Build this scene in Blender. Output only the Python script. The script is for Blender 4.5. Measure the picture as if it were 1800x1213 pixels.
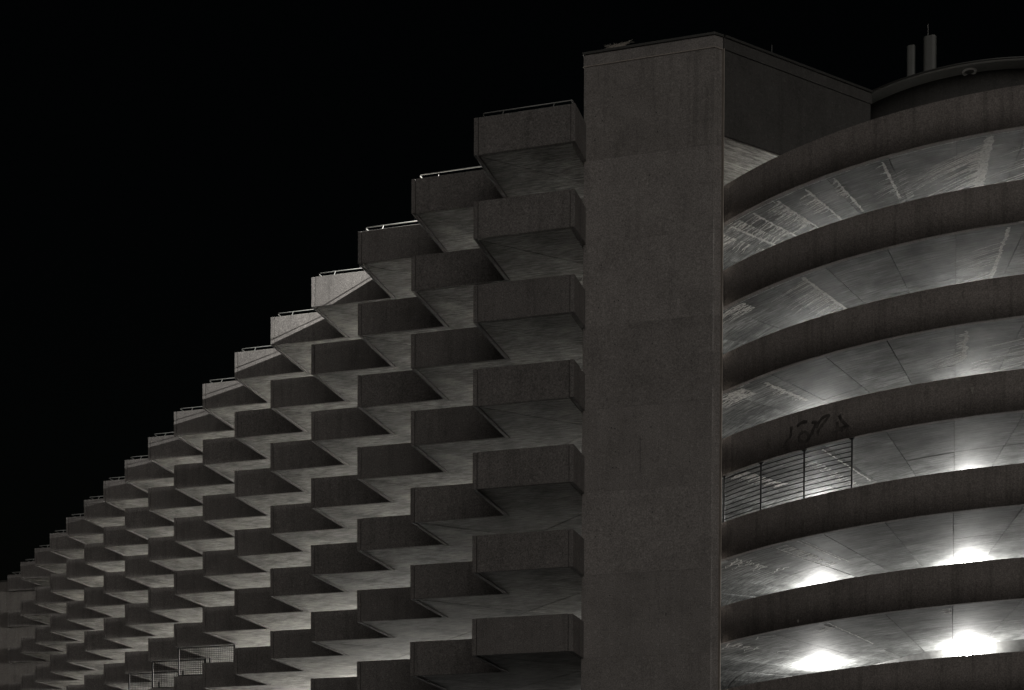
import bpy, bmesh, math, random
from mathutils import Matrix, Vector
random.seed(7)
R_ = math.radians
sc = bpy.context.scene
for ob in list(bpy.data.objects): bpy.data.objects.remove(ob)

# ------------------------------------------------------------------ camera
EYE = 1.6                                   # eye height above the ground
cam_data = bpy.data.cameras.new('camera')
cam = bpy.data.objects.new('camera', cam_data)
sc.collection.objects.link(cam)
sc.camera = cam
cam_data.sensor_width = 36.0
cam_data.lens = 2835.836 / 1800 * 36
cam_data.shift_y = (1681.346 - 606.5) / 1800
cam_data.clip_start = 0.5
cam_data.clip_end = 3000
pit, rol = -0.01944, 0.00426
fwd = Vector((0, math.cos(pit), math.sin(pit)))
up0 = Vector((0, -math.sin(pit), math.cos(pit)))
rgt0 = Vector((1, 0, 0))
rgt = rgt0 * math.cos(rol) + up0 * math.sin(rol)
upv = -rgt0 * math.sin(rol) + up0 * math.cos(rol)
cam.matrix_world = Matrix(((rgt.x, upv.x, -fwd.x, 0), (rgt.y, upv.y, -fwd.y, 0),
                           (rgt.z, upv.z, -fwd.z, EYE), (0, 0, 0, 1)))

# ------------------------------------------------------------------ night sky, one soft dim key
SUN_AZ, SUN_EL = R_(-12), R_(26)           # a little to the right of the view axis, behind the camera
world = bpy.data.worlds.new('World')
sc.world = world
world.use_nodes = True
wn = world.node_tree
sky = wn.nodes.new('ShaderNodeTexSky')
sky.sky_type = 'NISHITA'
sky.sun_disc = False
sky.sun_elevation = R_(2)
sky.sun_rotation = math.pi + SUN_AZ
wn.links.new(sky.outputs[0], wn.nodes['Background'].inputs[0])
wn.nodes['Background'].inputs[1].default_value = 0.0007
sd = bpy.data.lights.new('sun', 'SUN')
sd.energy = 0.40
sd.angle = R_(60)
sd.color = (1.0, 0.95, 0.90)
sun = bpy.data.objects.new('sun', sd)
sc.collection.objects.link(sun)
to_sun = Vector((-math.sin(SUN_AZ) * math.cos(SUN_EL), -math.cos(SUN_AZ) * math.cos(SUN_EL), math.sin(SUN_EL)))
sun.rotation_euler = to_sun.to_track_quat('Z', 'Y').to_euler()
vs = sc.view_settings
vs.view_transform = 'Standard'
vs.look = 'None'
vs.exposure = 0.0
vs.gamma = 1.0
vs.use_curve_mapping = False

# light levels of the building's own lamps
W_RAMP = 760.0
W_GARAGE = 840.0
W_FLOOD = 30000.0

# ------------------------------------------------------------------ helpers
COL = sc.collection

def link(name, me, mat, parent=None, loc=(0, 0, 0), rz=0.0, kind=None):
    o = bpy.data.objects.new(name, me)
    COL.objects.link(o)
    if mat and me and not me.materials: me.materials.append(mat)
    o.parent = parent
    o.location = loc
    o.rotation_euler = (0, 0, rz)
    if kind: o['kind'] = kind
    return o

def thing(name, label, cat, loc=(0, 0, 0), rz=0.0, group=None):
    o = link(name, None, None, None, loc, rz)
    o['label'] = label
    o['category'] = cat
    if group: o['group'] = group
    return o

def tag(o, label, cat, group=None):
    o['label'] = label
    o['category'] = cat
    if group: o['group'] = group
    return o

def mesh(name, verts, faces, fix=True, smooth=False):
    me = bpy.data.meshes.new(name)
    me.from_pydata([tuple(v) for v in verts], [], faces)
    if fix:
        bm = bmesh.new(); bm.from_mesh(me)
        bmesh.ops.recalc_face_normals(bm, faces=bm.faces)
        bm.to_mesh(me); bm.free()
    if smooth:
        for p in me.polygons: p.use_smooth = True
    me.update()
    return me

class MB:
    def __init__(s): s.v = []; s.f = []
    def prism(s, poly, z0, z1):
        n = len(poly); b = len(s.v)
        s.v += [(x, y, z0) for x, y in poly] + [(x, y, z1) for x, y in poly]
        s.f.append([b + i for i in range(n)][::-1])
        s.f.append([b + n + i for i in range(n)])
        for i in range(n):
            j = (i + 1) % n
            s.f.append([b + i, b + j, b + n + j, b + n + i])
        return s
    def box(s, x0, x1, y0, y1, z0, z1):
        return s.prism([(x0, y0), (x1, y0), (x1, y1), (x0, y1)], z0, z1)
    def tube(s, pts, r, n=8, cap=True):
        pts = [Vector(p) for p in pts]
        b0 = len(s.v); m = len(pts)
        for i, p in enumerate(pts):
            d = (pts[min(i + 1, m - 1)] - pts[max(i - 1, 0)]).normalized()
            u = d.cross(Vector((0, 0, 1)))
            if u.length < 1e-3: u = d.cross(Vector((1, 0, 0)))
            u.normalize(); w = d.cross(u)
            rr = r[i] if isinstance(r, (list, tuple)) else r
            for j in range(n):
                t = 2 * math.pi * j / n
                s.v.append(tuple(p + (u * math.cos(t) + w * math.sin(t)) * rr))
        for i in range(m - 1):
            for j in range(n):
                k = (j + 1) % n
                s.f.append([b0 + i * n + j, b0 + i * n + k, b0 + (i + 1) * n + k, b0 + (i + 1) * n + j])
        if cap:
            s.f.append([b0 + j for j in range(n)][::-1])
            s.f.append([b0 + (m - 1) * n + j for j in range(n)])
        return s
    def lathe(s, prof, n=24, c=(0, 0, 0)):
        b0 = len(s.v)
        for r, z in prof:
            for j in range(n):
                t = 2 * math.pi * j / n
                s.v.append((c[0] + r * math.cos(t), c[1] + r * math.sin(t), c[2] + z))
        for i in range(len(prof) - 1):
            for j in range(n):
                k = (j + 1) % n
                s.f.append([b0 + i * n + j, b0 + i * n + k, b0 + (i + 1) * n + k, b0 + (i + 1) * n + j])
        s.f.append([b0 + j for j in range(n)][::-1])
        s.f.append([b0 + (len(prof) - 1) * n + j for j in range(n)])
        return s
    def me(s, name, bevel=0.0, smooth=False):
        m = mesh(name, s.v, s.f, True, smooth)
        if bevel:
            bm = bmesh.new(); bm.from_mesh(m)
            bmesh.ops.bevel(bm, geom=[e for e in bm.edges if e.is_manifold and e.calc_face_angle(0) > 0.5],
                            offset=bevel, segments=1, affect='EDGES', clamp_overlap=True)
            bm.to_mesh(m); bm.free(); m.update()
        return m

# ------------------------------------------------------------------ materials
def new_mat(name):
    m = bpy.data.materials.new(name)
    m.use_nodes = True
    nt = m.node_tree
    return m, nt, nt.nodes['Principled BSDF']

def N(nt, typ, **kw):
    n = nt.nodes.new(typ)
    for k, v in kw.items():
        if k in n.inputs: n.inputs[k].default_value = v
        else: setattr(n, k, v)
    return n

def ramp(nt, src, stops):
    r = nt.nodes.new('ShaderNodeValToRGB')
    e = r.color_ramp.elements
    while len(e) < len(stops): e.new(0.5)
    for i, (p, c) in enumerate(stops):
        e[i].position = p
        e[i].color = (c, c, c, 1) if isinstance(c, (int, float)) else (*c, 1)
    nt.links.new(src, r.inputs[0])
    return r.outputs[0]

def mul(nt, a, b, fac=1.0, mode='MULTIPLY'):
    m = nt.nodes.new('ShaderNodeMix')
    m.data_type = 'RGBA'; m.blend_type = mode
    m.inputs[0].default_value = fac
    nt.links.new(a, m.inputs[6]); nt.links.new(b, m.inputs[7])
    return m.outputs[2]

def coords(nt, rand=True, scale=(1, 1, 1), use='Object', rot=(0, 0, 0)):
    tc = nt.nodes.new('ShaderNodeTexCoord')
    mp = nt.nodes.new('ShaderNodeMapping')
    nt.links.new(tc.outputs[use], mp.inputs[0])
    mp.inputs['Scale'].default_value = scale
    mp.inputs['Rotation'].default_value = rot
    if rand:
        oi = nt.nodes.new('ShaderNodeObjectInfo')
        ml = N(nt, 'ShaderNodeMath', operation='MULTIPLY'); ml.inputs[1].default_value = 61.7
        nt.links.new(oi.outputs['Random'], ml.inputs[0])
        cb = nt.nodes.new('ShaderNodeCombineXYZ')
        for i in range(3): nt.links.new(ml.outputs[0], cb.inputs[i])
        nt.links.new(cb.outputs[0], mp.inputs['Location'])
    return mp.outputs[0]

def noise(nt, vec, scale, detail=4, rough=0.6, dist=0.0):
    n = N(nt, 'ShaderNodeTexNoise')
    n.inputs['Scale'].default_value = scale
    n.inputs['Detail'].default_value = detail
    n.inputs['Roughness'].default_value = rough
    n.inputs['Distortion'].default_value = dist
    nt.links.new(vec, n.inputs['Vector'])
    return n.outputs['Fac']

def aggregate(name, base, grain=(0.55, 1.45), streak=0.35, rand_tone=0.12):
    """washed exposed-aggregate concrete: speckle, blotches, run-off streaks"""
    m, nt, b = new_mat(name)
    v = coords(nt)
    col = nt.nodes.new('ShaderNodeRGB'); col.outputs[0].default_value = (*base, 1)
    fine = noise(nt, v, 26, 2, 0.7)
    c = mul(nt, col.outputs[0], ramp(nt, fine, [(0.30, grain[0]), (0.5, 0.98), (0.70, grain[1])]))
    # single pale pebbles and dark pits
    vo = N(nt, 'ShaderNodeTexVoronoi'); vo.inputs['Scale'].default_value = 14
    nt.links.new(v, vo.inputs['Vector'])
    sep = nt.nodes.new('ShaderNodeSeparateColor'); nt.links.new(vo.outputs['Color'], sep.inputs[0])
    c = mul(nt, c, ramp(nt, sep.outputs[0], [(0.0, 0.78), (0.12, 1.0), (0.88, 1.0), (1.0, 1.3)]), 0.7)
    big = noise(nt, v, 0.9, 4, 0.6)
    c = mul(nt, c, ramp(nt, big, [(0.25, 0.82), (0.5, 1.0), (0.75, 1.12)]))
    vs_ = coords(nt, True, (2.6, 2.6, 0.16))
    st = noise(nt, vs_, 1.6, 5, 0.65)
    c = mul(nt, c, ramp(nt, st, [(0.36, 0.45), (0.5, 1.0), (1.0, 1.0)]), streak)
    oi = nt.nodes.new('ShaderNodeObjectInfo')
    c = mul(nt, c, ramp(nt, oi.outputs['Random'], [(0.0, 1 - rand_tone), (1.0, 1 + rand_tone * 0.6)]))
    nt.links.new(c, b.inputs['Base Color'])
    b.inputs['Roughness'].default_value = 0.92
    b.inputs['Specular IOR Level'].default_value = 0.25
    bp = N(nt, 'ShaderNodeBump'); bp.inputs['Strength'].default_value = 0.55; bp.inputs['Distance'].default_value = 0.012
    nt.links.new(fine, bp.inputs['Height']); nt.links.new(bp.outputs[0], b.inputs['Normal'])
    return m

def cast(name, base, use='Object', grain=(0.25, 3.0, 1.0), rot=(0, 0, 0), contrast=1.0, blot=1.0, film=0.4):
    """board-marked cast soffit: grain stretched one way, blotches, faint trowel arcs"""
    m, nt, b = new_mat(name)
    v = coords(nt, False, (1, 1, 1), use, rot)
    vg = coords(nt, False, grain, use, rot)
    col = nt.nodes.new('ShaderNodeRGB'); col.outputs[0].default_value = (*base, 1)
    g1 = noise(nt, vg, 5.5, 6, 0.7, 0.4)
    lo = 1 - 0.42 * contrast; hi = 1 + 0.42 * contrast
    c = mul(nt, col.outputs[0], ramp(nt, g1, [(0.36, lo), (0.51, 1.0), (0.66, hi)]))
    g2 = noise(nt, v, 0.8, 5, 0.62)
    c = mul(nt, c, ramp(nt, g2, [(0.36, 1 - 0.30 * blot), (0.5, 1.0), (0.66, 1 + 0.28 * blot)]))
    g3 = noise(nt, v, 24, 3, 0.7)
    c = mul(nt, c, ramp(nt, g3, [(0.32, 0.74), (0.5, 1.0), (0.68, 1.2)]))
    g4 = noise(nt, vg, 1.7, 6, 0.8, 1.6)
    c = mul(nt, c, ramp(nt, g4, [(0.44, 1.0), (0.5, 0.72), (0.54, 1.0)]), 0.55)
    vf = coords(nt, False, (grain[0] * 0.5, grain[1] * 1.6, 1), use, rot)
    g5 = noise(nt, vf, 3.1, 7, 0.78, 0.8)
    c = mul(nt, c, ramp(nt, g5, [(0.38, 0.55), (0.5, 0.95), (0.57, 1.05), (0.68, 1.9)]), film)
    oi = nt.nodes.new('ShaderNodeObjectInfo')
    c = mul(nt, c, ramp(nt, oi.outputs['Random'], [(0.0, 0.78), (1.0, 1.16)]))
    nt.links.new(c, b.inputs['Base Color'])
    b.inputs['Roughness'].default_value = 0.8
    b.inputs['Specular IOR Level'].default_value = 0.3
    bp = N(nt, 'ShaderNodeBump'); bp.inputs['Strength'].default_value = 0.35; bp.inputs['Distance'].default_value = 0.01
    nt.links.new(g1, bp.inputs['Height']); nt.links.new(bp.outputs[0], b.inputs['Normal'])
    return m

def plain(name, base, rough=0.6, metal=0.0, var=0.15):
    m, nt, b = new_mat(name)
    v = coords(nt)
    col = nt.nodes.new('ShaderNodeRGB'); col.outputs[0].default_value = (*base, 1)
    c = mul(nt, col.outputs[0], ramp(nt, noise(nt, v, 6, 4, 0.6), [(0.3, 1 - var), (0.7, 1 + var)]))
    nt.links.new(c, b.inputs['Base Color'])
    b.inputs['Roughness'].default_value = rough
    b.inputs['Metallic'].default_value = metal
    return m

M_PANEL = aggregate('washed_concrete', (0.212, 0.199, 0.189), streak=0.30)
M_TOWER = aggregate('tower_concrete', (0.300, 0.281, 0.266), grain=(0.62, 1.34), streak=0.16, rand_tone=0.15)
M_TOP = aggregate('stained_tower_concrete', (0.285, 0.266, 0.25), grain=(0.62, 1.34), streak=0.36, rand_tone=0.0)
M_EAVE = plain('painted_eave', (0.26, 0.26, 0.245), 0.8, 0, 0.1)
M_RAMP = aggregate('ramp_concrete', (0.275, 0.249, 0.231), grain=(0.6, 1.36), streak=0.45, rand_tone=0.05)
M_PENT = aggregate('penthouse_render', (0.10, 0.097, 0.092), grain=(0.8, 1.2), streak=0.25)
M_SOFF = cast('cast_soffit', (0.33, 0.32, 0.295), grain=(0.35, 2.6, 1.0), rot=(0, 0, R_(35)), contrast=1.4, blot=1.4, film=0.6)
M_RSOFF = cast('ramp_soffit', (0.20, 0.205, 0.20), use='UV', grain=(0.28, 2.4, 1.0), contrast=1.5, blot=1.7, film=0.9)
M_SLAB = plain('deck_asphalt', (0.042, 0.041, 0.04), 0.9)
M_DECK = plain('worn_concrete_deck', (0.17, 0.165, 0.155), 0.9)
M_INNER = plain('inner_wall_concrete', (0.16, 0.16, 0.155), 0.85, 0, 0.25)
M_COPE = plain('dark_sheet_coping', (0.07, 0.07, 0.065), 0.55, 0.3)
M_SEAL = plain('pale_sealant', (0.46, 0.41, 0.36), 0.7)
M_RAIL = plain('galvanised_rail', (0.36, 0.355, 0.34), 0.45, 0.2, 0.1)
M_BLACK = plain('black_painted_steel', (0.018, 0.018, 0.018), 0.5, 0.2)
M_MESH = plain('dark_wire', (0.012, 0.012, 0.012), 0.9, 0.0)
M_MESH.node_tree.nodes['Principled BSDF'].inputs['Specular IOR Level'].default_value = 0.1
M_ANT = plain('antenna_plastic', (0.16, 0.165, 0.155), 0.5, 0, 0.06)
M_RING = plain('lamp_rim_metal', (0.82, 0.80, 0.77), 0.4, 0.0, 0.06)
M_TUFT = plain('dry_twigs', (0.6, 0.56, 0.5), 0.8)
M_GRAF = plain('spray_paint', (0.095, 0.085, 0.078), 0.7, 0, 0.7)
M_GND = plain('asphalt', (0.05, 0.05, 0.052), 0.9, 0, 0.3)
M_END = aggregate('end_wall_concrete', (0.20, 0.186, 0.172), grain=(0.75, 1.22), streak=0.35)

def lime_mat(name='lime_bloom', a0=0.1, a1=0.9, sc_=9, lo=0.28, hi=0.55):
    m, nt, b = new_mat(name)
    v = coords(nt, True)
    n1 = noise(nt, v, sc_, 6, 0.75)
    b.inputs['Base Color'].default_value = (0.85, 0.85, 0.82, 1)
    b.inputs['Roughness'].default_value = 0.9
    nt.links.new(ramp(nt, n1, [(lo, a0), (hi, a1)]), b.inputs['Alpha'])
    return m
M_LIME = lime_mat()
M_FILM = lime_mat('lime_film', 0.0, 0.42, 4.5, 0.40, 0.66)
M_DRIP = plain('dull_lime_run', (0.33, 0.31, 0.28), 0.9, 0, 0.3)

def glow_mat(strength, color=(1, 0.97, 0.92)):
    m, nt, b = new_mat('lit_lamp_glass')
    b.inputs['Base Color'].default_value = (0.9, 0.9, 0.88, 1)
    b.inputs['Emission Color'].default_value = (*color, 1)
    b.inputs['Emission Strength'].default_value = strength
    return m
M_GLOW = glow_mat(30)

# ------------------------------------------------------------------ ground
gnd = link('ground', mesh('ground', [(-900, -600, 0), (900, -600, 0), (900, 1500, 0), (-900, 1500, 0)], [[0, 1, 2, 3]]), M_GND, kind='structure')

# ------------------------------------------------------------------ garage: saw-tooth front of parapet panels
TH = R_(73.01391)
AX = Vector((math.sin(TH), -math.cos(TH), 0)); BX = Vector((math.cos(TH), math.sin(TH), 0))
O = Vector((-1.37959, 53.88564, 0))
RZ = math.atan2(AX.y, AX.x)
HS = 2.75                                   # storey height
W = 3.5225                                  # tooth: front width = return depth
WF = 3.464                                  # width of the first front panel
PH = 1.225                                  # parapet height
PT = 0.14                                   # parapet thickness
ZT0 = 26.68166 + EYE
NB, NK = 17, 7
zt = lambda k: ZT0 - HS * k
zb = lambda k: zt(k) - PH
S2 = math.sqrt(2)

garage = thing('parking_garage', 'stepped concrete parking garage with saw-tooth rows of parapets and lit soffits', 'building',
               (O.x, O.y, 0), RZ)

def front_mesh(name, length, both=False):
    L = length
    p = [(PT, 0.05), (PT + 0.028, 0.05), (PT + 0.028, 0.0)]
    if both: p += [(L - PT - 0.028, 0.0), (L - PT - 0.028, 0.05), (L - PT, 0.05), (L - PT, PT)]
    else: p += [(L - 0.004, 0.0), (L - 0.004, PT)]
    p += [(PT, PT)]
    return MB().prism(p, 0, PH).me(name, 0.008)
ME_FRONT0 = front_mesh('front_panel_wide', WF, True)
ME_FRONT = front_mesh('front_panel', W)
ME_RET = MB().box(0, PT - 0.001, 0, W + PT - 0.004, 0, PH).me('return_panel', 0.008)
ME_RETR = MB().box(0, PT - 0.001, 0, 1.455, 0, PH).me('return_panel_short', 0.008)

colY = [205.6, 317, 408, 487, 557, 620, 676, 723, 768, 810, 845, 880, 908, 937, 964, 988, 1010]
def in_view(n, k):
    y = colY[n] + k * 146.7 * (1620 - colY[n]) / (1620 - colY[0])
    return y < 1213 + 45
for k in range(NK):
    for n in range(NB):
        if not in_view(n, k): continue
        j = lambda s: random.uniform(-s, s)
        link('front_panel', ME_FRONT0 if n == 0 else ME_FRONT, M_PANEL, garage, (-n * W, n * W + j(0.004), zb(k) + j(0.006)))
        link('return_panel', ME_RET, M_PANEL, garage, (-n * W + j(0.002), n * W + j(0.003), zb(k) + j(0.005)))
    link('return_panel', ME_RETR, M_PANEL, garage, (WF - PT + 0.001, 0, zb(k)))

# saw-tooth outline in the garage's own frame (a along the fronts, b along the returns)
def outline(inset, nb=NB):
    p = [(WF - inset, inset)]
    for n in range(nb):
        p.append((-n * W + inset, n * W + inset))
        if n < nb - 1: p.append((-n * W + inset, (n + 1) * W + inset))
    return p
def ab(Fc, Tc):                             # from coordinates along (F) and square to (T) the facade line
    return ((Tc - Fc) / S2, (Tc + Fc) / S2)
FEND = (NB - 1) * W * S2
BACK = 17.0
def deck_poly(inset):
    p = outline(inset)
    p.append(ab(FEND + 0.2, BACK))
    p.append(ab(4.5, BACK))
    p.append((3.3, 9.3)); p.append((WF - inset, 4.3))
    return p

def clip(poly, nx, ny, c):                  # keep nx*x+ny*y <= c
    out = []
    for i in range(len(poly)):
        p, q = poly[i], poly[(i + 1) % len(poly)]
        dp = nx * p[0] + ny * p[1] - c; dq = nx * q[0] + ny * q[1] - c
        if dp <= 0: out.append(p)
        if (dp < 0 < dq) or (dq < 0 < dp):
            t = dp / (dp - dq); out.append((p[0] + (q[0] - p[0]) * t, p[1] + (q[1] - p[1]) * t))
    clean = []
    for p in out:
        if not clean or (abs(p[0] - clean[-1][0]) + abs(p[1] - clean[-1][1])) > 1e-4: clean.append(p)
    return clean

# soffit panels: joints square to the facade through each tooth tip, one joint along it 4.8 m in
sof = outline(PT + 0.04) + [ab(FEND + 0.2, 10.5), ab(4.3, 10.5), (3.25, 9.3), (WF - PT - 0.04, 4.3)]
SOFF = []
pitch = W * S2
for i in range(-1, NB - 1):
    lo, hi = i * pitch + 0.016, (i + 1) * pitch - 0.016
    q = clip(clip(sof, -1 / S2, 1 / S2, hi), 1 / S2, -1 / S2, -lo)
    if len(q) < 3: continue
    for t0, t1 in ((-9, 4.8), (4.832, 10.5)):
        z = clip(clip(q, 1 / S2, 1 / S2, t1), -1 / S2, -1 / S2, -t0)
        if len(z) > 2: SOFF.append((i, MB().prism(z, 0, 0.07).me('soffit_panel')))
me_deck = MB().prism(deck_poly(PT + 0.004), 0, 0.24).me('floor_slab')
for k in range(NK):
    slab = link('floor_slab', me_deck, M_DECK, garage, (0, 0, zb(k) + 0.12))
    for i, me in SOFF:
        if in_view(max(i, 0), k) or k < 3:
            link('soffit_panel', me, M_SOFF, slab, (0, 0, -0.105 + random.uniform(-0.003, 0.003)))
# lower storeys out of sight below, and the closed rear
pl = deck_poly(0.3)
link('lower_storeys', MB().prism(pl, 0, zb(NK) + 0.29).me('lower_storeys'), M_SLAB, garage)
rear = [ab(4.6, BACK + 0.05), ab(FEND + 0.2, BACK + 0.05), ab(FEND + 0.2, BACK + 0.3), ab(4.6, BACK + 0.3)]
link('rear_wall', MB().prism(rear, 0, zb(0)).me('rear_wall'), M_INNER, garage)

# tubular handrail along the top parapet, one length per tooth
for n in range(NB):
    w = WF if n == 0 else W
    z = PH + 0.215
    r = MB()
    x0 = 0.22
    r.tube([(x0, w + 0.1, z), (x0, 0.30, z), (x0 + 0.03, 0.25, z), (x0 + 0.10, 0.22, z), (w + (0.1 if n else -0.2), 0.22, z)], 0.019, 8)
    if n == 0: r.tube([(w - 0.2, 0.22, z), (w - 0.17, 0.3, z), (w - 0.17, 1.4, z)], 0.028, 8)
    h = link('handrail', r.me('handrail', 0, True), M_RAIL, garage, (-n * W, n * W, zb(0)))
    for fx in (0.28, 0.78):
        link('rail_post', MB().tube([(w * fx, 0.07, PH - 0.02), (w * fx, 0.10, PH + 0.05), (w * fx, 0.22, z)], 0.014, 6).me('rail_post'), M_RAIL, h)

# garage lamps: rows of ceiling tubes deep inside each storey, hidden from the street by the parapets
def lamp_obj(name, typ, parent, loc, energy, **kw):
    d = bpy.data.lights.new(name, typ)
    d.energy = energy
    d.color = kw.pop('color', (1.0, 0.98, 0.93))
    for a, v in kw.items(): setattr(d, a, v)
    o = bpy.data.objects.new(name, d)
    COL.objects.link(o)
    o.parent = parent; o.location = loc
    return o
for k in range(NK):
    for i in range(0, 16):
        Fc = 1.5 + i * pitch
        a, b = ab(Fc, 8.1)
        if b > 16 * W + 0.2: continue
        lamp_obj('ceiling_light', 'POINT', garage, (a, b, zb(k) - 0.6), W_GARAGE * random.uniform(0.75, 1.25) * (0.04, 0.12, 0.34, 0.62, 0.85, 1.0)[min(i, 5)] * (0.4 if k >= 4 and i < 4 else 1.0) * (0.35 if k == 6 and i < 8 else 1.0), shadow_soft_size=0.2)
# floodlight on the roof deck behind the stair tower, raking the top parapets
fl = lamp_obj('roof_floodlight', 'SPOT', garage, (2.5, 7.75, zt(0) + 4.4), W_FLOOD, spot_size=R_(150), spot_blend=0.8,
              shadow_soft_size=0.03, color=(1.0, 0.99, 0.95))
tgt = Vector((-2.6 * W, 3.1 * W, zt(0))) - Vector(fl.location)
fl.rotation_euler = tgt.to_track_quat('-Z', 'Y').to_euler()

# ------------------------------------------------------------------ end wall at the far left
endw = thing('end_building', 'plain weathered concrete block closing the far left end of the parapet rows', 'building',
             tuple(O + AX * (-16 * W) + BX * (16 * W + 0.35)), RZ)
zt_e = 26.27 + EYE
zl = zb(0) - 0.02
prof = [(-16, 0), (W - 0.02, 0), (W - 0.02, zl), (-0.05, zl), (-0.05, zt_e), (-16, zt_e)]
ew = mesh('wall', [(x, 0, z) for x, z in prof] + [(x, 9, z) for x, z in prof],
          [list(range(6)), list(range(11, 5, -1))] + [[i, i + 6, (i + 1) % 6 + 6, (i + 1) % 6] for i in range(6)])
link('wall', ew, M_END, endw)
link('coping', MB().box(-16.05, 0.02, -0.06, 0.3, zt_e + 0.002, zt_e + 0.09).me('coping', 0.01), M_COPE, endw)

# ------------------------------------------------------------------ stair tower
TL = O + AX * (WF - 0.09) + BX * 1.46
tower = thing('stair_tower', 'tall blank brown concrete stair tower with chamfered corner and dark coping', 'tower', tuple(TL), RZ)
TW, CH = 4.37, 0.33 / S2
def tower_poly(g=0.0, depth=2.6):
    return [(-g, -g), (TW + g * 0.4, -g), (TW + CH + g, CH - g * 0.4), (TW - 0.15, depth), (-g, depth)]
z_f0, z_f1 = 28.592 + EYE, 29.02 + EYE
levels = [0.0] + [zb(k) for k in range(8, -1, -1)] + [z_f0 - 0.03]
for i in range(len(levels) - 1):
    g = random.uniform(-0.002, 0.003)
    link('wall_panel', MB().prism(tower_poly(g), levels[i] + 0.001, levels[i + 1] - 0.001).me('wall_panel', 0.003), M_TOP if i >= len(levels) - 2 else M_TOWER, tower)
link('core', MB().prism(tower_poly(-0.02), 0.0, z_f0).me('core'), M_TOWER, tower)
link('seal_strip', MB().prism(tower_poly(0.022), z_f0 - 0.028, z_f0 - 0.002).me('seal_strip'), M_SEAL, tower)
link('fascia', MB().prism(tower_poly(0.012), z_f0, z_f1 - 0.06).me('fascia', 0.006), M_TOWER, tower)
link('coping', MB().prism(tower_poly(0.05), z_f1 - 0.058, z_f1 + 0.03).me('coping', 0.008), M_COPE, tower)
# pale joint line on the chamfer edge, raised to shade it from ramp lamps
link('joint_shade_fin', MB().prism([(TW + CH - 0.012, CH - 0.012), (TW + CH + 0.063, CH - 0.087), (TW + CH + 0.081, CH - 0.069), (TW + CH + 0.006, CH + 0.006)], 0, z_f0 - 0.03).me('joint_shade_fin'), M_SEAL, tower)
# a crack, tie holes
link('crack', MB().box(1.98, 1.994, -0.0065, 0.01, 16.6, 17.75).me('crack'), M_COPE, tower)
ME_HOLE = MB().tube([(0, -0.006, 0), (0, 0.01, 0)], 0.022, 8).me('tie_hole')
for i in range(46):
    link('tie_hole', ME_HOLE, M_COPE, tower, (0.5 + 0.62 * random.randint(0, 5) + random.uniform(-.15, .15), 0, random.choice(levels[2:-1]) + random.choice((0.7, 1.35, 2.0)) + random.uniform(-.1, .1)))

# penthouse wall from the tower's chamfer to the ramp drum
Rr = TL + AX * TW; CHP = Rr + (AX + BX) / S2 * 0.33
DIR = Vector((0.84908786, 0.52825165, 0)); NRM = Vector((DIR.y, -DIR.x, 0))
pent = thing('penthouse', 'dark blank penthouse wall slanting from stair tower to round roof', 'penthouse', (CHP.x, CHP.y, 0), math.atan2(DIR.y, DIR.x))
PL = 6.6
pz0, pz1 = 25.77 + EYE, z_f1 - 0.06
pp = [(0.02, 0.0), (PL, 0.0), (PL, 3.2), (2.0, 6.5), (0.02, 5.0)]
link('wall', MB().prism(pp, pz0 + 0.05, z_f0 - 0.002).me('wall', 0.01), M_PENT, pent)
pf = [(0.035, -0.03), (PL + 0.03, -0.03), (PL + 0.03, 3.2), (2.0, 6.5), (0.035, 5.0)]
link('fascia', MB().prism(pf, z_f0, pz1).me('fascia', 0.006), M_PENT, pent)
pc = [(0.075, -0.07), (PL + 0.07, -0.07), (PL + 0.07, 3.2), (2.0, 6.5), (0.075, 5.0)]
link('coping', MB().prism(pc, pz1 + 0.002, z_f1 + 0.028).me('coping', 0.008), M_COPE, pent)
link('soffit_panel', MB().prism([(0.03, 0.05), (3.4, 0.05), (3.4, 1.6), (0.03, 1.6)], pz0, pz0 + 0.048).me('soffit_panel'), M_SOFF, pent)
link('soffit_panel', MB().prism([(0.03, 1.625), (3.4, 1.625), (3.4, 4.4), (0.03, 4.4)], pz0, pz0 + 0.048).me('soffit_panel'), M_SOFF, pent)

# ------------------------------------------------------------------ spiral ramp
CX, CY, RO = 18.29794, 60.74587, 13.5929
RI = 6.3
BH = 1.19169
SL = HS / (2 * math.pi)
def zs(k, deg):                             # underside of ramp level k at an angle
    return EYE + 24.71911 - (k - 1) * HS - BH + SL * (R_(deg) + math.pi / 2)
rampo = thing('spiral_ramp', 'round concrete spiral car ramp with curved parapet bands and glowing stained soffits', 'ramp', (CX, CY, 0))

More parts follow.
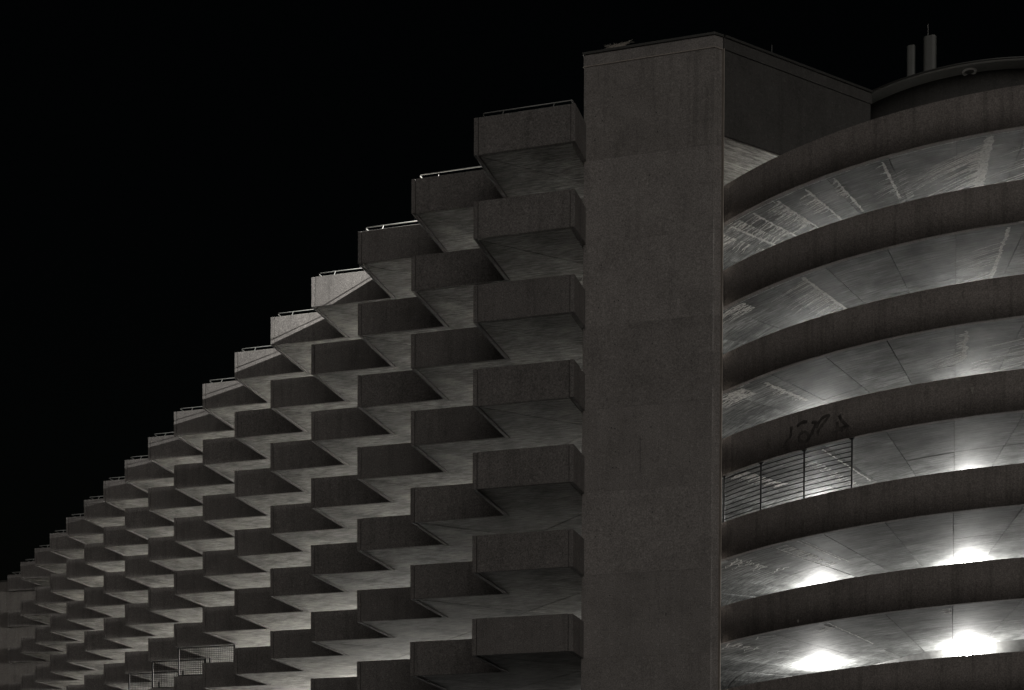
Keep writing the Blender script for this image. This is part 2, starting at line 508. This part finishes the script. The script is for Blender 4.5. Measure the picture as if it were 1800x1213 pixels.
def pol(r, d): return (r * math.cos(R_(d)), r * math.sin(R_(d)))
def joint(d, r):                            # angle at radius r on the straight joint that meets r = 13.5 at angle d
    p, q = Vector(pol(13.5, d)), Vector(pol(6.8, d - 7.4))
    a, b, t0, t1 = p, q, -0.2, 1.3
    for _ in range(30):
        t = (t0 + t1) / 2
        m_ = p + (q - p) * t
        if m_.length > r: t0 = t
        else: t1 = t
    a = math.degrees(math.atan2(m_.y, m_.x))
    while a > d + 180: a -= 360
    while a < d - 180: a += 360
    return a
def arc_solid(r0, r1, d0, d1, z0f, z1f, step=1.0, name='arc', uv=False, skew=0.0):
    n = max(2, int(math.ceil((d1 - d0) / step)) + 1)
    v = []; f = []
    for i in range(n):
        d = d0 + (d1 - d0) * i / (n - 1)
        for r, zf in ((r0, z0f), (r1, z0f), (r1, z1f), (r0, z1f)):
            dd = joint(d, r) if skew else d
            v.append((*pol(r, dd), zf(dd)))
    for i in range(n - 1):
        b = i * 4; c = b + 4
        for j in range(4):
            q = (j + 1) % 4
            f.append([b + j, b + q, c + q, c + j])
    f.append([0, 3, 2, 1]); e = (n - 1) * 4
    f.append([e, e + 1, e + 2, e + 3])
    me = mesh(name, v, f)
    if uv:
        ul = me.uv_layers.new(name='UVMap')
        off = random.uniform(0, 40)
        for p in me.polygons:
            for li in p.loop_indices:
                x, y, z = me.vertices[me.loops[li].vertex_index].co
                r = math.hypot(x, y); a = math.atan2(y, x)
                if a > 0: a -= 2 * math.pi
                ul.data[li].uv = (a * 10.5 + off, r + off)
    for p in me.polygons:
        if abs(p.normal.z) < 0.3: p.use_smooth = len(me.polygons) > 30 and p.area < 3
    return me

D0, D1 = -192.0, -40.0
LV = range(1, 8)
for k in LV:
    f0 = lambda d, k=k: zs(k, d) - 0.012
    f1 = lambda d, k=k: zs(k, d) + BH
    link('parapet', arc_solid(RO - 0.18, RO, -157, D1, f0, f1, 0.75, 'parapet'), M_RAMP, rampo)
    g0 = lambda d, k=k: zs(k, d) + 0.11
    g1 = lambda d, k=k: zs(k, d) + 0.29
    deck = link('floor_slab', arc_solid(RI + 0.003, RO - 0.181, D0, D1, g0, g1, 1.5, 'ramp_slab'), M_SLAB, rampo)
    if k == 7: continue
    cells = [(-147.6 + 8.72 * i) for i in range(-5, 9)]
    for c0, c1 in zip(cells, cells[1:]):
        for r0, r1 in ((RI + 0.02, 10.12), (10.14, RO - 0.20)):
            j = random.uniform(-0.004, 0.004)
            h0 = lambda d, k=k, j=j: zs(k, d) + j
            h1 = lambda d, k=k: zs(k, d) + 0.07
            link('soffit_panel', arc_solid(r0, r1, c0 + 0.05, c1 - 0.05, h0, h1, 1.5, 'ramp_soffit_panel', True, 1.05), M_RSOFF, deck)

# inner core wall and the round roof with its eave
core = [(RI, 0.0), (RI, 26.0 + EYE)]
link('core_wall', MB().lathe(core, 96).me('core_wall', 0, True), M_INNER, rampo)
RZ0 = 28.97 + EYE
EC = (17.34 - CX, 61.01 - CY, 0)
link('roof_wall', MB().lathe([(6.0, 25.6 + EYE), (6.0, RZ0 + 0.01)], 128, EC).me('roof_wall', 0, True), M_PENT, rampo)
link('roof_eave', MB().lathe([(0.1, RZ0), (6.53, RZ0), (6.56, RZ0 + 0.02), (6.56, RZ0 + 0.06), (6.5, RZ0 + 0.08), (0.1, RZ0 + 0.14)], 160, EC).me('roof_eave'), M_EAVE, rampo)
link('roof_edge', MB().lathe([(6.55, RZ0 + 0.062), (6.60, RZ0 + 0.062), (6.60, RZ0 + 0.10), (6.45, RZ0 + 0.11)], 160, EC).me('roof_edge'), M_COPE, rampo)

# lime bloom: crusts along the joints and runs creeping downhill from them
class Lime:
    def __init__(s, k): s.k = k; s.v = []; s.f = []; s.c = 0; s.fv = []; s.ff = []
    def ribbon(s, pts, wid, film=False):    # pts: (deg, r); wid in metres per point
        s.c += 1
        lift = (0.0052 + 0.0002 * (s.c % 8)) if film else (0.0075 + 0.0007 * (s.c % 9))
        V, F = (s.fv, s.ff) if film else (s.v, s.f)
        b = len(V); m = len(pts)
        P = [Vector((*pol(r, d), 0)) for d, r in pts]
        for i, (d, r) in enumerate(pts):
            t = (P[min(i + 1, m - 1)] - P[max(i - 1, 0)])
            if t.length < 1e-6: t = Vector((1, 0, 0))
            t.normalize(); nn = Vector((-t.y, t.x, 0)) * wid[i] * 0.5
            z = zs(s.k, d) - lift
            V += [tuple(P[i] + nn + Vector((0, 0, z))), tuple(P[i] - nn + Vector((0, 0, z)))]
        for i in range(m - 1): F.append([b + 2 * i, b + 2 * i + 1, b + 2 * i + 3, b + 2 * i + 2])
    def run(s, d, r, length, w=0.02, inward=0.04, wob=0.03, seg=None):
        n = seg or max(5, int(length * 2.2)); pts = []; wd = []
        rr = r; jit = 0
        for i in range(n + 1):
            t = i / n
            jit += random.uniform(-wob, wob)
            pts.append((d - length * t, max(RI + .1, min(RO - 0.22, rr - inward * length * t + jit))))
            wd.append(1.7 * w * (1 - 0.7 * t) * random.uniform(0.6, 1.3))
        s.ribbon(pts, wd)
    def crust(s, d, r0, r1, w=0.08, wob=0.25):
        n = int(abs(r1 - r0) / 0.09) + 2; pts = []; wd = []
        for i in range(n + 1):
            r = r0 + (r1 - r0) * i / n
            pts.append((joint(d, r) + random.uniform(-wob, wob) * 0.35, r)); wd.append(1.25 * w * random.uniform(0.35, 1.3))
        s.ribbon(pts, wd)
    def comb(s, d, r0, r1, count, lmin, lmax, w=0.02, inward=0.04, wob=0.03):
        for i in range(max(2, count // 3)):  # thin spread-out film under the runs
            r = random.uniform(min(r0, r1), max(r0, r1)); L = random.uniform(0.6, 1.0) * lmax; d0 = joint(d, r)
            s.ribbon([(d0 - L * q / 6, max(RI + .2, min(RO - 0.3, r - inward * L * q / 6 + random.uniform(-.04, .04)))) for q in range(7)],
                     [random.uniform(0.10, 0.30) * (1 - 0.11 * q) for q in range(7)], True)
        for i in range(count):
            r = random.uniform(min(r0, r1), max(r0, r1))
            s.run(joint(d, r) + random.uniform(-0.1, 0.1), r, random.uniform(lmin, lmax), w * random.uniform(0.5, 1.4), inward, wob)
    def blob(s, d, r, dd, rr, count, w=0.05):
        for i in range(count):
            s.run(d + random.uniform(-dd, dd), r + random.uniform(-rr, rr), random.uniform(0.6, 2.2), w * random.uniform(.5, 1.5), 0.0, 0.05)
    def edge(s, d0, d1, w=0.05):            # bloom along the parapet foot
        n = int((d1 - d0) / 0.12)
        jw = 0.0; pts = []; wd = []
        for i in range(n + 1):
            jw = 0.8 * jw + random.uniform(-0.25, 0.25)
            pts.append((d0 + (d1 - d0) * i / n, RO - 0.225 - abs(jw) * 0.05)); wd.append(max(0.004, w * (0.35 + jw)))
        s.ribbon(pts, wd)
    def done(s):
        if s.fv: link('lime_film', mesh('lime_film', s.fv, s.ff, False), M_FILM, rampo, kind='stuff')
        if s.v: link('lime_stain', mesh('lime_stain', s.v, s.f, False), M_LIME, rampo, kind='stuff')
L1 = Lime(1)
L1.edge(-149, -104, 0.06)
L1.crust(-108.7, 13.3, 9.6, 0.20); L1.crust(-108.3, 13.3, 10.4, 0.09); L1.crust(-109.2, 12.6, 9.6, 0.12)
L1.comb(-108.9, 12.9, 9.8, 34, 5, 13, 0.030, 0.10, 0.015)
L1.comb(-109.1, 12.2, 9.8, 40, 0.6, 2.5, 0.05, 0.05, 0.02)
L1.comb(-100.0, 12.9, 9.8, 12, 5, 9, 0.025, 0.09, 0.015)
for d, n, l in ((-122.4, 10, 1.6), (-129.3, 12, 1.3), (-133.7, 22, 3.4), (-138.4, 18, 3.0), (-142.9, 26, 3.4)):
    L1.crust(d, 13.25, 10.6, 0.07); L1.comb(d, 13.1, 10.8, n, 0.5, l, 0.035, 0.03, 0.03)
L1.comb(-129.3, 12.6, 12.0, 10, 0.6, 1.6, 0.06, 0.03, 0.03)
L1.comb(-145.5, 13.3, 10.4, 40, 0.8, 4.0, 0.04, 0.02, 0.04)
L1.comb(-150.0, 13.3, 10.4, 34, 0.8, 4.0, 0.04, 0.02, 0.04); L1.crust(-147.6, 13.2, 10.2, 0.09)
L1.comb(-138.4, 13.2, 11.0, 24, 1, 4.5, 0.03, 0.03, 0.03); L1.comb(-120, 12.5, 10.0, 16, 2, 7, 0.014, 0.08, 0.01)
L1.done()
L2 = Lime(2)
L2.edge(-149, -132, 0.06)
L2.crust(-134.0, 13.3, 9.7, 0.10); L2.crust(-133.8, 12.9, 9.7, 0.04)
L2.comb(-134.1, 13.1, 9.8, 46, 1.2, 8, 0.017, 0.05, 0.012)
L2.crust(-106.2, 13.3, 9.5, 0.10, 0.4); L2.comb(-106.2, 12.5, 9.5, 24, 1, 8, 0.014, 0.08, 0.01)
L2.comb(-144.6, 13.25, 12.7, 16, 3, 8.0, 0.028, 0.01, 0.03); L2.blob(-145.5, 13.0, 0.8, 0.25, 8, 0.05)
L2.done()
L3 = Lime(3)
L3.edge(-149, -143, 0.06)
L3.crust(-111.2, 13.0, 10.6, 0.10, 0.5); L3.comb(-111.2, 12.8, 10.6, 24, 0.3, 1.5, 0.05, 0.05)
L3.comb(-111.3, 11.4, 10.2, 14, 2, 9, 0.016, 0.09, 0.01)
L3.crust(-141.2, 13.0, 10.6, 0.14, 0.5); L3.comb(-141.2, 12.8, 10.6, 30, 0.4, 2.2, 0.03, 0.02)
L3.blob(-146.0, 13.0, 0.8, 0.25, 16, 0.07); L3.comb(-144.8, 13.25, 12.5, 22, 3, 8, 0.035, 0.01, 0.04)
L3.comb(-100, 12, 9.2, 16, 4, 14, 0.016, 0.07, 0.01)
L3.done()
L4 = Lime(4)
L4.edge(-149, -140, 0.05)
L4.comb(-144.0, 13.2, 11.2, 36, 1, 4, 0.04, 0.0, 0.05); L4.blob(-145.5, 12.2, 0.8, 1.0, 26, 0.07)
L4.crust(-131, 13.2, 9.0, 0.05, 0.4); L4.comb(-134, 12.2, 8.6, 36, 0.8, 2.6, 0.025, 0.02)
L4.done()
L5 = Lime(5)
L5.crust(-138.6, 13.1, 10.0, 0.04); L5.comb(-136.4, 13.2, 9.8, 60, 0.8, 3.4, 0.022, 0.02, 0.03)
L5.crust(-134.4, 13.3, 10.2, 0.045); L5.crust(-133.8, 13.3, 9.8, 0.035)
for i in range(9): L5.run(-146 + random.uniform(-1.5, 1.0), random.uniform(10.6, 13.3), random.uniform(2, 6), 0.035, 0.03, 0.09)
L5.comb(-146, 13.2, 11.6, 14, 1, 3, 0.03, 0, 0.06)
L5.done()
L6 = Lime(6)
for i in range(8): L6.run(-146 + random.uniform(-1.5, 1.0), random.uniform(10.6, 13.3), random.uniform(2, 6), 0.035, 0.03, 0.09)
L6.comb(-146.4, 13.2, 12.2, 12, 1, 3, 0.03, 0, 0.06)
L6.crust(-130.6, 13.0, 12.4, 0.12, 0.8); L6.blob(-131.5, 12.6, 1.2, 0.3, 10, 0.06); L6.crust(-129.6, 13.3, 9.2, 0.05)
L6.ribbon([(-143 + i * 0.5, 13.25 - abs(i - 3) * 0.1 + random.uniform(-.03, .03)) for i in range(8)], [0.05] * 8)
L6.comb(-113, 13.0, 12.2, 12, 0.3, 1.4, 0.05, 0.05)
L6.done()

# lime drips over the outer parapet faces
def face_drip(k, deg, top, length, w):
    n = 5; v = []; f = []
    zt_ = zs(k, deg) + BH - top
    for i in range(n + 1):
        z = zt_ - length * i / n; ww = w * (1 - 0.5 * i / n) * random.uniform(0.6, 1.2) / RO / 2
        x = random.uniform(-0.1, 0.1) * w / RO
        for s_ in (-1, 1):
            a = R_(deg) + x + s_ * ww
            v.append(((RO + 0.004) * math.cos(a), (RO + 0.004) * math.sin(a), z))
    for i in range(n): f.append([2 * i, 2 * i + 1, 2 * i + 3, 2 * i + 2])
    link('lime_drip', mesh('lime_drip', v, f, False), M_DRIP, rampo)
for k, d, t, l, w in ((3, -139.6, .03, .14, .09), (3, -138.9, .03, .3, .07), (3, -145.2, .1, .1, .08), (3, -144.6, .06, .1, .07), (3, -140.4, .02, .12, .07),
                      (3, -125.0, .02, .1, .16), (3, -129.7, .04, .1, .12), (4, -114.5, .0, .18, .18), (4, -113.3, .02, .28, .1), (4, -112.2, .0, .12, .3), (4, -110.5, .35, .2, .1),
                      (2, -125.3, .2, .14, .14), (1, -125.6, .25, .25, .12), (2, -103.6, .0, .7, .12), (4, -131.9, .02, .12, .12), (5, -116.9, .02, .1, .08), (6, -133.5, 1.0, .1, .1)):
    face_drip(k, d, t, l, w)

# graffiti on the fourth band
GR = [[(-135.948, 15.146), (-135.347, 15.322), (-134.9, 15.447), (-134.761, 15.733)], [(-133.564, 15.381), (-133.129, 15.448), (-132.551, 15.449), (-132.116, 15.312), (-132.254, 15.173), (-132.972, 15.148), (-133.485, 15.231), (-133.564, 15.381)], [(-132.112, 15.195), (-131.552, 15.402), (-130.998, 15.637)], [(-131.633, 15.681), (-131.14, 15.687), (-130.716, 15.58), (-130.922, 15.488)], [(-130.994, 15.52), (-130.168, 15.742), (-129.483, 15.797), (-129.073, 15.778), (-129.749, 15.607), (-130.571, 15.414), (-130.704, 15.246)], [(-128.646, 15.211), (-127.844, 15.291), (-127.05, 15.343), (-126.262, 15.309)], [(-127.595, 15.74), (-127.19, 15.55), (-126.262, 15.309)], [(-127.854, 15.55), (-127.713, 15.343), (-127.046, 15.242)], [(-131.623, 15.419), (-131.407, 15.308)], [(-136.103, 15.168), (-135.336, 15.042)], [(-133.869, 15.689), (-133.141, 15.769), (-132.276, 15.756)]]
gv = []; gf = []
for si, s in enumerate(GR):
    pts = []
    for i in range(len(s) - 1):
        p0 = s[max(i - 1, 0)]; p1 = s[i]; p2 = s[i + 1]; p3 = s[min(i + 2, len(s) - 1)]
        for q in range(5):
            t = q / 5
            pts.append(tuple(0.5 * ((2 * p1[c]) + (-p0[c] + p2[c]) * t + (2 * p0[c] - 5 * p1[c] + 4 * p2[c] - p3[c]) * t * t + (-p0[c] + 3 * p1[c] - 3 * p2[c] + p3[c]) * t ** 3) for c in (0, 1)))
    pts.append(s[-1])
    b = len(gv)
    for i, (d, z) in enumerate(pts):
        e = pts[min(i + 1, len(pts) - 1)]; g = pts[max(i - 1, 0)]
        tx = (e[0] - g[0]) * math.pi / 180 * RO; tz = e[1] - g[1]
        l = math.hypot(tx, tz) or 1
        wd = 0.045 * random.uniform(0.8, 1.25)
        for s_ in (-1, 1):
            a = R_(d) + s_ * (-tz / l) * wd / RO; zz = z + s_ * (tx / l) * wd
            rr = RO + 0.004 + si * 0.0008
            gv.append((rr * math.cos(a), rr * math.sin(a), zz + EYE))
    for i in range(len(pts) - 1): gf.append([b + 2 * i, b + 2 * i + 1, b + 2 * i + 3, b + 2 * i + 2])
link('graffiti', mesh('graffiti', gv, gf, False), M_GRAF, rampo)

# steel railing that fills the gap between two ramp bands beside the tower
rail = thing('ramp_railing', 'black steel railing of curved horizontal bars between two ramp bands beside the tower', 'railing', (CX, CY, 0))
RR = RO - 0.09
posts = [-147.35, -140.15, -132.96, -125.94]
for d in posts:
    z0 = zs(5, d) + BH - 0.01; z1 = zs(4, d) - 0.015
    m = MB()
    x, y = pol(RR, d)
    m.tube([(x, y, z0), (x, y, z1)], 0.030, 8)
    p = link('post', m.me('post'), M_BLACK, rail)
    t = Vector((-math.sin(R_(d)), math.cos(R_(d)), 0)); c = Vector((x, y, 0)); nn = Vector((math.cos(R_(d)), math.sin(R_(d)), 0)) * 0.012
    for zz, dz in ((z1, -0.09), (z0, 0.05)):
        v = []
        for sg in (-1, 1):
            v += [tuple(c - t * 0.10 + nn * sg + Vector((0, 0, zz))), tuple(c + t * 0.10 + nn * sg + Vector((0, 0, zz))), tuple(c + nn * sg + Vector((0, 0, zz + dz)))]
        link('gusset', mesh('gusset', v, [[0, 1, 2], [3, 5, 4], [0, 3, 4, 1], [1, 4, 5, 2], [2, 5, 3, 0]]), M_BLACK, p)
for i in range(10):
    fr = (i + 0.75) / 10.6
    pts = []
    for j in range(31):
        d = posts[0] + (posts[-1] - posts[0]) * j / 30
        za = zs(5, d) + BH; zb_ = zs(4, d)
        x, y = pol(RR, d)
        pts.append((x, y, za + (zb_ - za) * fr))
    link('bar', MB().tube(pts, 0.016, 6).me('bar', 0, True), M_BLACK, rail)

# ramp lamps: a wall lamp on the core and a ceiling lamp near the tower at every turn
def ramp_lamp(k, deg, r, drop, label, w, fixture=True, wall=True):
    x, y = pol(r, deg)
    t = thing('wall_lamp' if wall else 'ceiling_lamp', label, 'lamp', (CX + x, CY + y, zs(k, deg) - drop), R_(deg)) if fixture else None
    if fixture:
        if wall:
            link('mounting_plate', MB().box(-0.14, -0.10, -0.13, 0.13, -0.1, 0.1).me('mounting_plate', 0.01), M_RING, t)
            link('lamp_glass', MB().lathe([(0.02, -0.10), (0.075, -0.085), (0.10, -0.03), (0.10, 0.03), (0.075, 0.085), (0.02, 0.10)], 20).me('lamp_glass', 0, True), M_GLOW, t)
        lo = lamp_obj('lamp_light', 'POINT', t, (0.16, 0, -0.02), w, shadow_soft_size=0.06, color=(1.0, 0.985, 0.95))
    else:
        lamp_obj('lamp_light', 'POINT', rampo, (x, y, zs(k, deg) - drop), w, shadow_soft_size=0.08, color=(1.0, 0.985, 0.95))
for k in range(0, 7):
    if k:
        ramp_lamp(k, -116.4, RI + 0.145, 0.33, 'bright round wall lamp glaring just above the lowest ramp parapet', W_RAMP, k == 6)
        ramp_lamp(k, -84.0, RI + 0.145, 0.33, '', W_RAMP, False)
    ramp_lamp(k, -155.5, 8.1, 0.36, '', W_RAMP if k else W_RAMP * 1.4, False)

# ------------------------------------------------------------------ wire screens on three low teeth
for n, lab in ((7, 'wire mesh screen in dark frame above a parapet, highest and rightmost of three'),
               (8, 'wire mesh screen in dark frame above a parapet, the middle one of three'),
               (9, 'wire mesh screen in dark frame, lowest of three at the bottom edge')):
    base = O + AX * (-n * W) + BX * (n * W)
    s = thing('wire_screen', lab, 'wire screen', (base.x, base.y, zt(5) + 0.006), RZ, 'wire screens over the lower parapets')
    hh = HS - PH - 0.02
    x0, y0 = 0.24, 0.09
    for (px, py) in ((x0, y0), (W - 0.06, y0), (x0, W + 0.02)):
        link('post', MB().box(px - 0.035, px + 0.035, py - 0.035, py + 0.035, 0, hh).me('post'), M_BLACK, s)
    for zz in (0.03, hh - 0.04):
        link('frame_bar', MB().box(x0 + 0.036, W - 0.096, y0 - 0.02, y0 + 0.02, zz - 0.025, zz + 0.025).me('frame_bar'), M_BLACK, s)
    m = MB(); g = 0.105; r = 0.0065
    x = x0 + g
    while x < W - 0.1: m.box(x - r, x + r, y0 - r, y0 + r, 0.05, hh - 0.06); x += g
    z = 0.05 + g
    while z < hh - 0.06: m.box(x0 + 0.03, W - 0.09, y0 + r + 0.001, y0 + 3 * r, z - r, z + r); z += g
    link('wire_mesh', m.me('wire_mesh'), M_MESH, s, kind='stuff')

# ------------------------------------------------------------------ roof furniture
def antenna(X0, X1, ztop, Y, label):
    zr_ = RZ0 + 0.16
    w = X1 - X0; cxm = (X0 + X1) / 2
    t = thing('panel_antenna', label, 'antenna', (cxm, Y, zr_), R_(-22), 'panel antennas on the round roof')
    h = ztop - zr_
    p = []
    for i in range(12):
        a = math.pi + math.pi * i / 11
        p.append((w / 2 * math.copysign(abs(math.cos(a)) ** 0.45, math.cos(a)), 0.28 * w * math.sin(a)))
    p += [(w / 2, 0.1), (-w / 2, 0.1)]
    link('housing', MB().prism(p, 0.25, h).me('housing', 0.02), M_ANT, t)
    link('mast', MB().tube([(0, 0.24, 0), (0, 0.24, h - 0.1)], 0.035, 8).me('mast'), M_RAIL, t)
    for zz in (0.6, h - 0.35):
        link('bracket', MB().box(-0.05, 0.05, 0.1, 0.24, zz - 0.03, zz + 0.03).me('bracket'), M_RAIL, t)
    return t
antenna(13.72, 14.0, 30.90 + EYE, 57.2, 'shorter left panel antenna standing on the round roof')
a2 = antenna(14.30, 14.74, 31.22 + EYE, 57.2, 'taller right panel antenna on the round roof with thin rod above')
link('lightning_rod', MB().tube([(-0.1, 0.24, 1.7), (-0.1, 0.24, 2.68)], [0.014, 0.006], 6).me('lightning_rod'), M_RAIL, a2)
rod = thing('roof_rod', 'thin lightning rod standing up from the slanting penthouse roof edge', 'rod', (8.62, 54.9, z_f1 + 0.03))
link('rod', MB().tube([(0, 0, 0), (0, 0, 0.62)], [0.014, 0.007], 6).me('rod'), M_RAIL, rod)
link('foot', MB().box(-0.06, 0.06, -0.06, 0.06, 0, 0.03).me('foot'), M_COPE, rod)
# ring lamp set into the eave's underside
x, y = 15.36, 55.19
ring = thing('eave_lamp', 'pale oval ring lamp under the eave of the round roof', 'lamp', (x, y, RZ0 - 0.002))
link('rim', MB().lathe([(0.15, 0.0), (0.15, -0.02), (0.19, -0.05), (0.235, -0.05), (0.245, -0.0)], 28).me('rim', 0, True), M_RING, ring)
link('lens', MB().lathe([(0.16, -0.004), (0.16, -0.022), (0.09, -0.028)], 24).me('lens', 0, True), M_ANT, ring)
# dry tuft on the tower's coping
tuft = thing('dry_tuft', 'small tangled dry plant tuft growing on the stair tower coping', 'plant', tuple(TL + AX * 1.08 + BX * 0.12 + Vector((0, 0, z_f1 + 0.03))), RZ)
m = MB()
for i in range(90):
    a = random.uniform(0, 6.28); l = random.uniform(0.12, 0.38); x0_ = random.uniform(-0.2, 0.2)
    p0 = Vector((x0_, random.uniform(-.03, .03), 0))
    p1 = p0 + Vector((math.cos(a) * l * .6, math.sin(a) * .05, l * 0.5)); p2 = p1 + Vector((math.cos(a) * l * .5, 0, random.uniform(-.05, .09)))
    m.tube([p0, p1, p2], [0.008, 0.007, 0.004], 4, False)
link('twigs', m.me('twigs'), M_TUFT, tuft, kind='stuff')
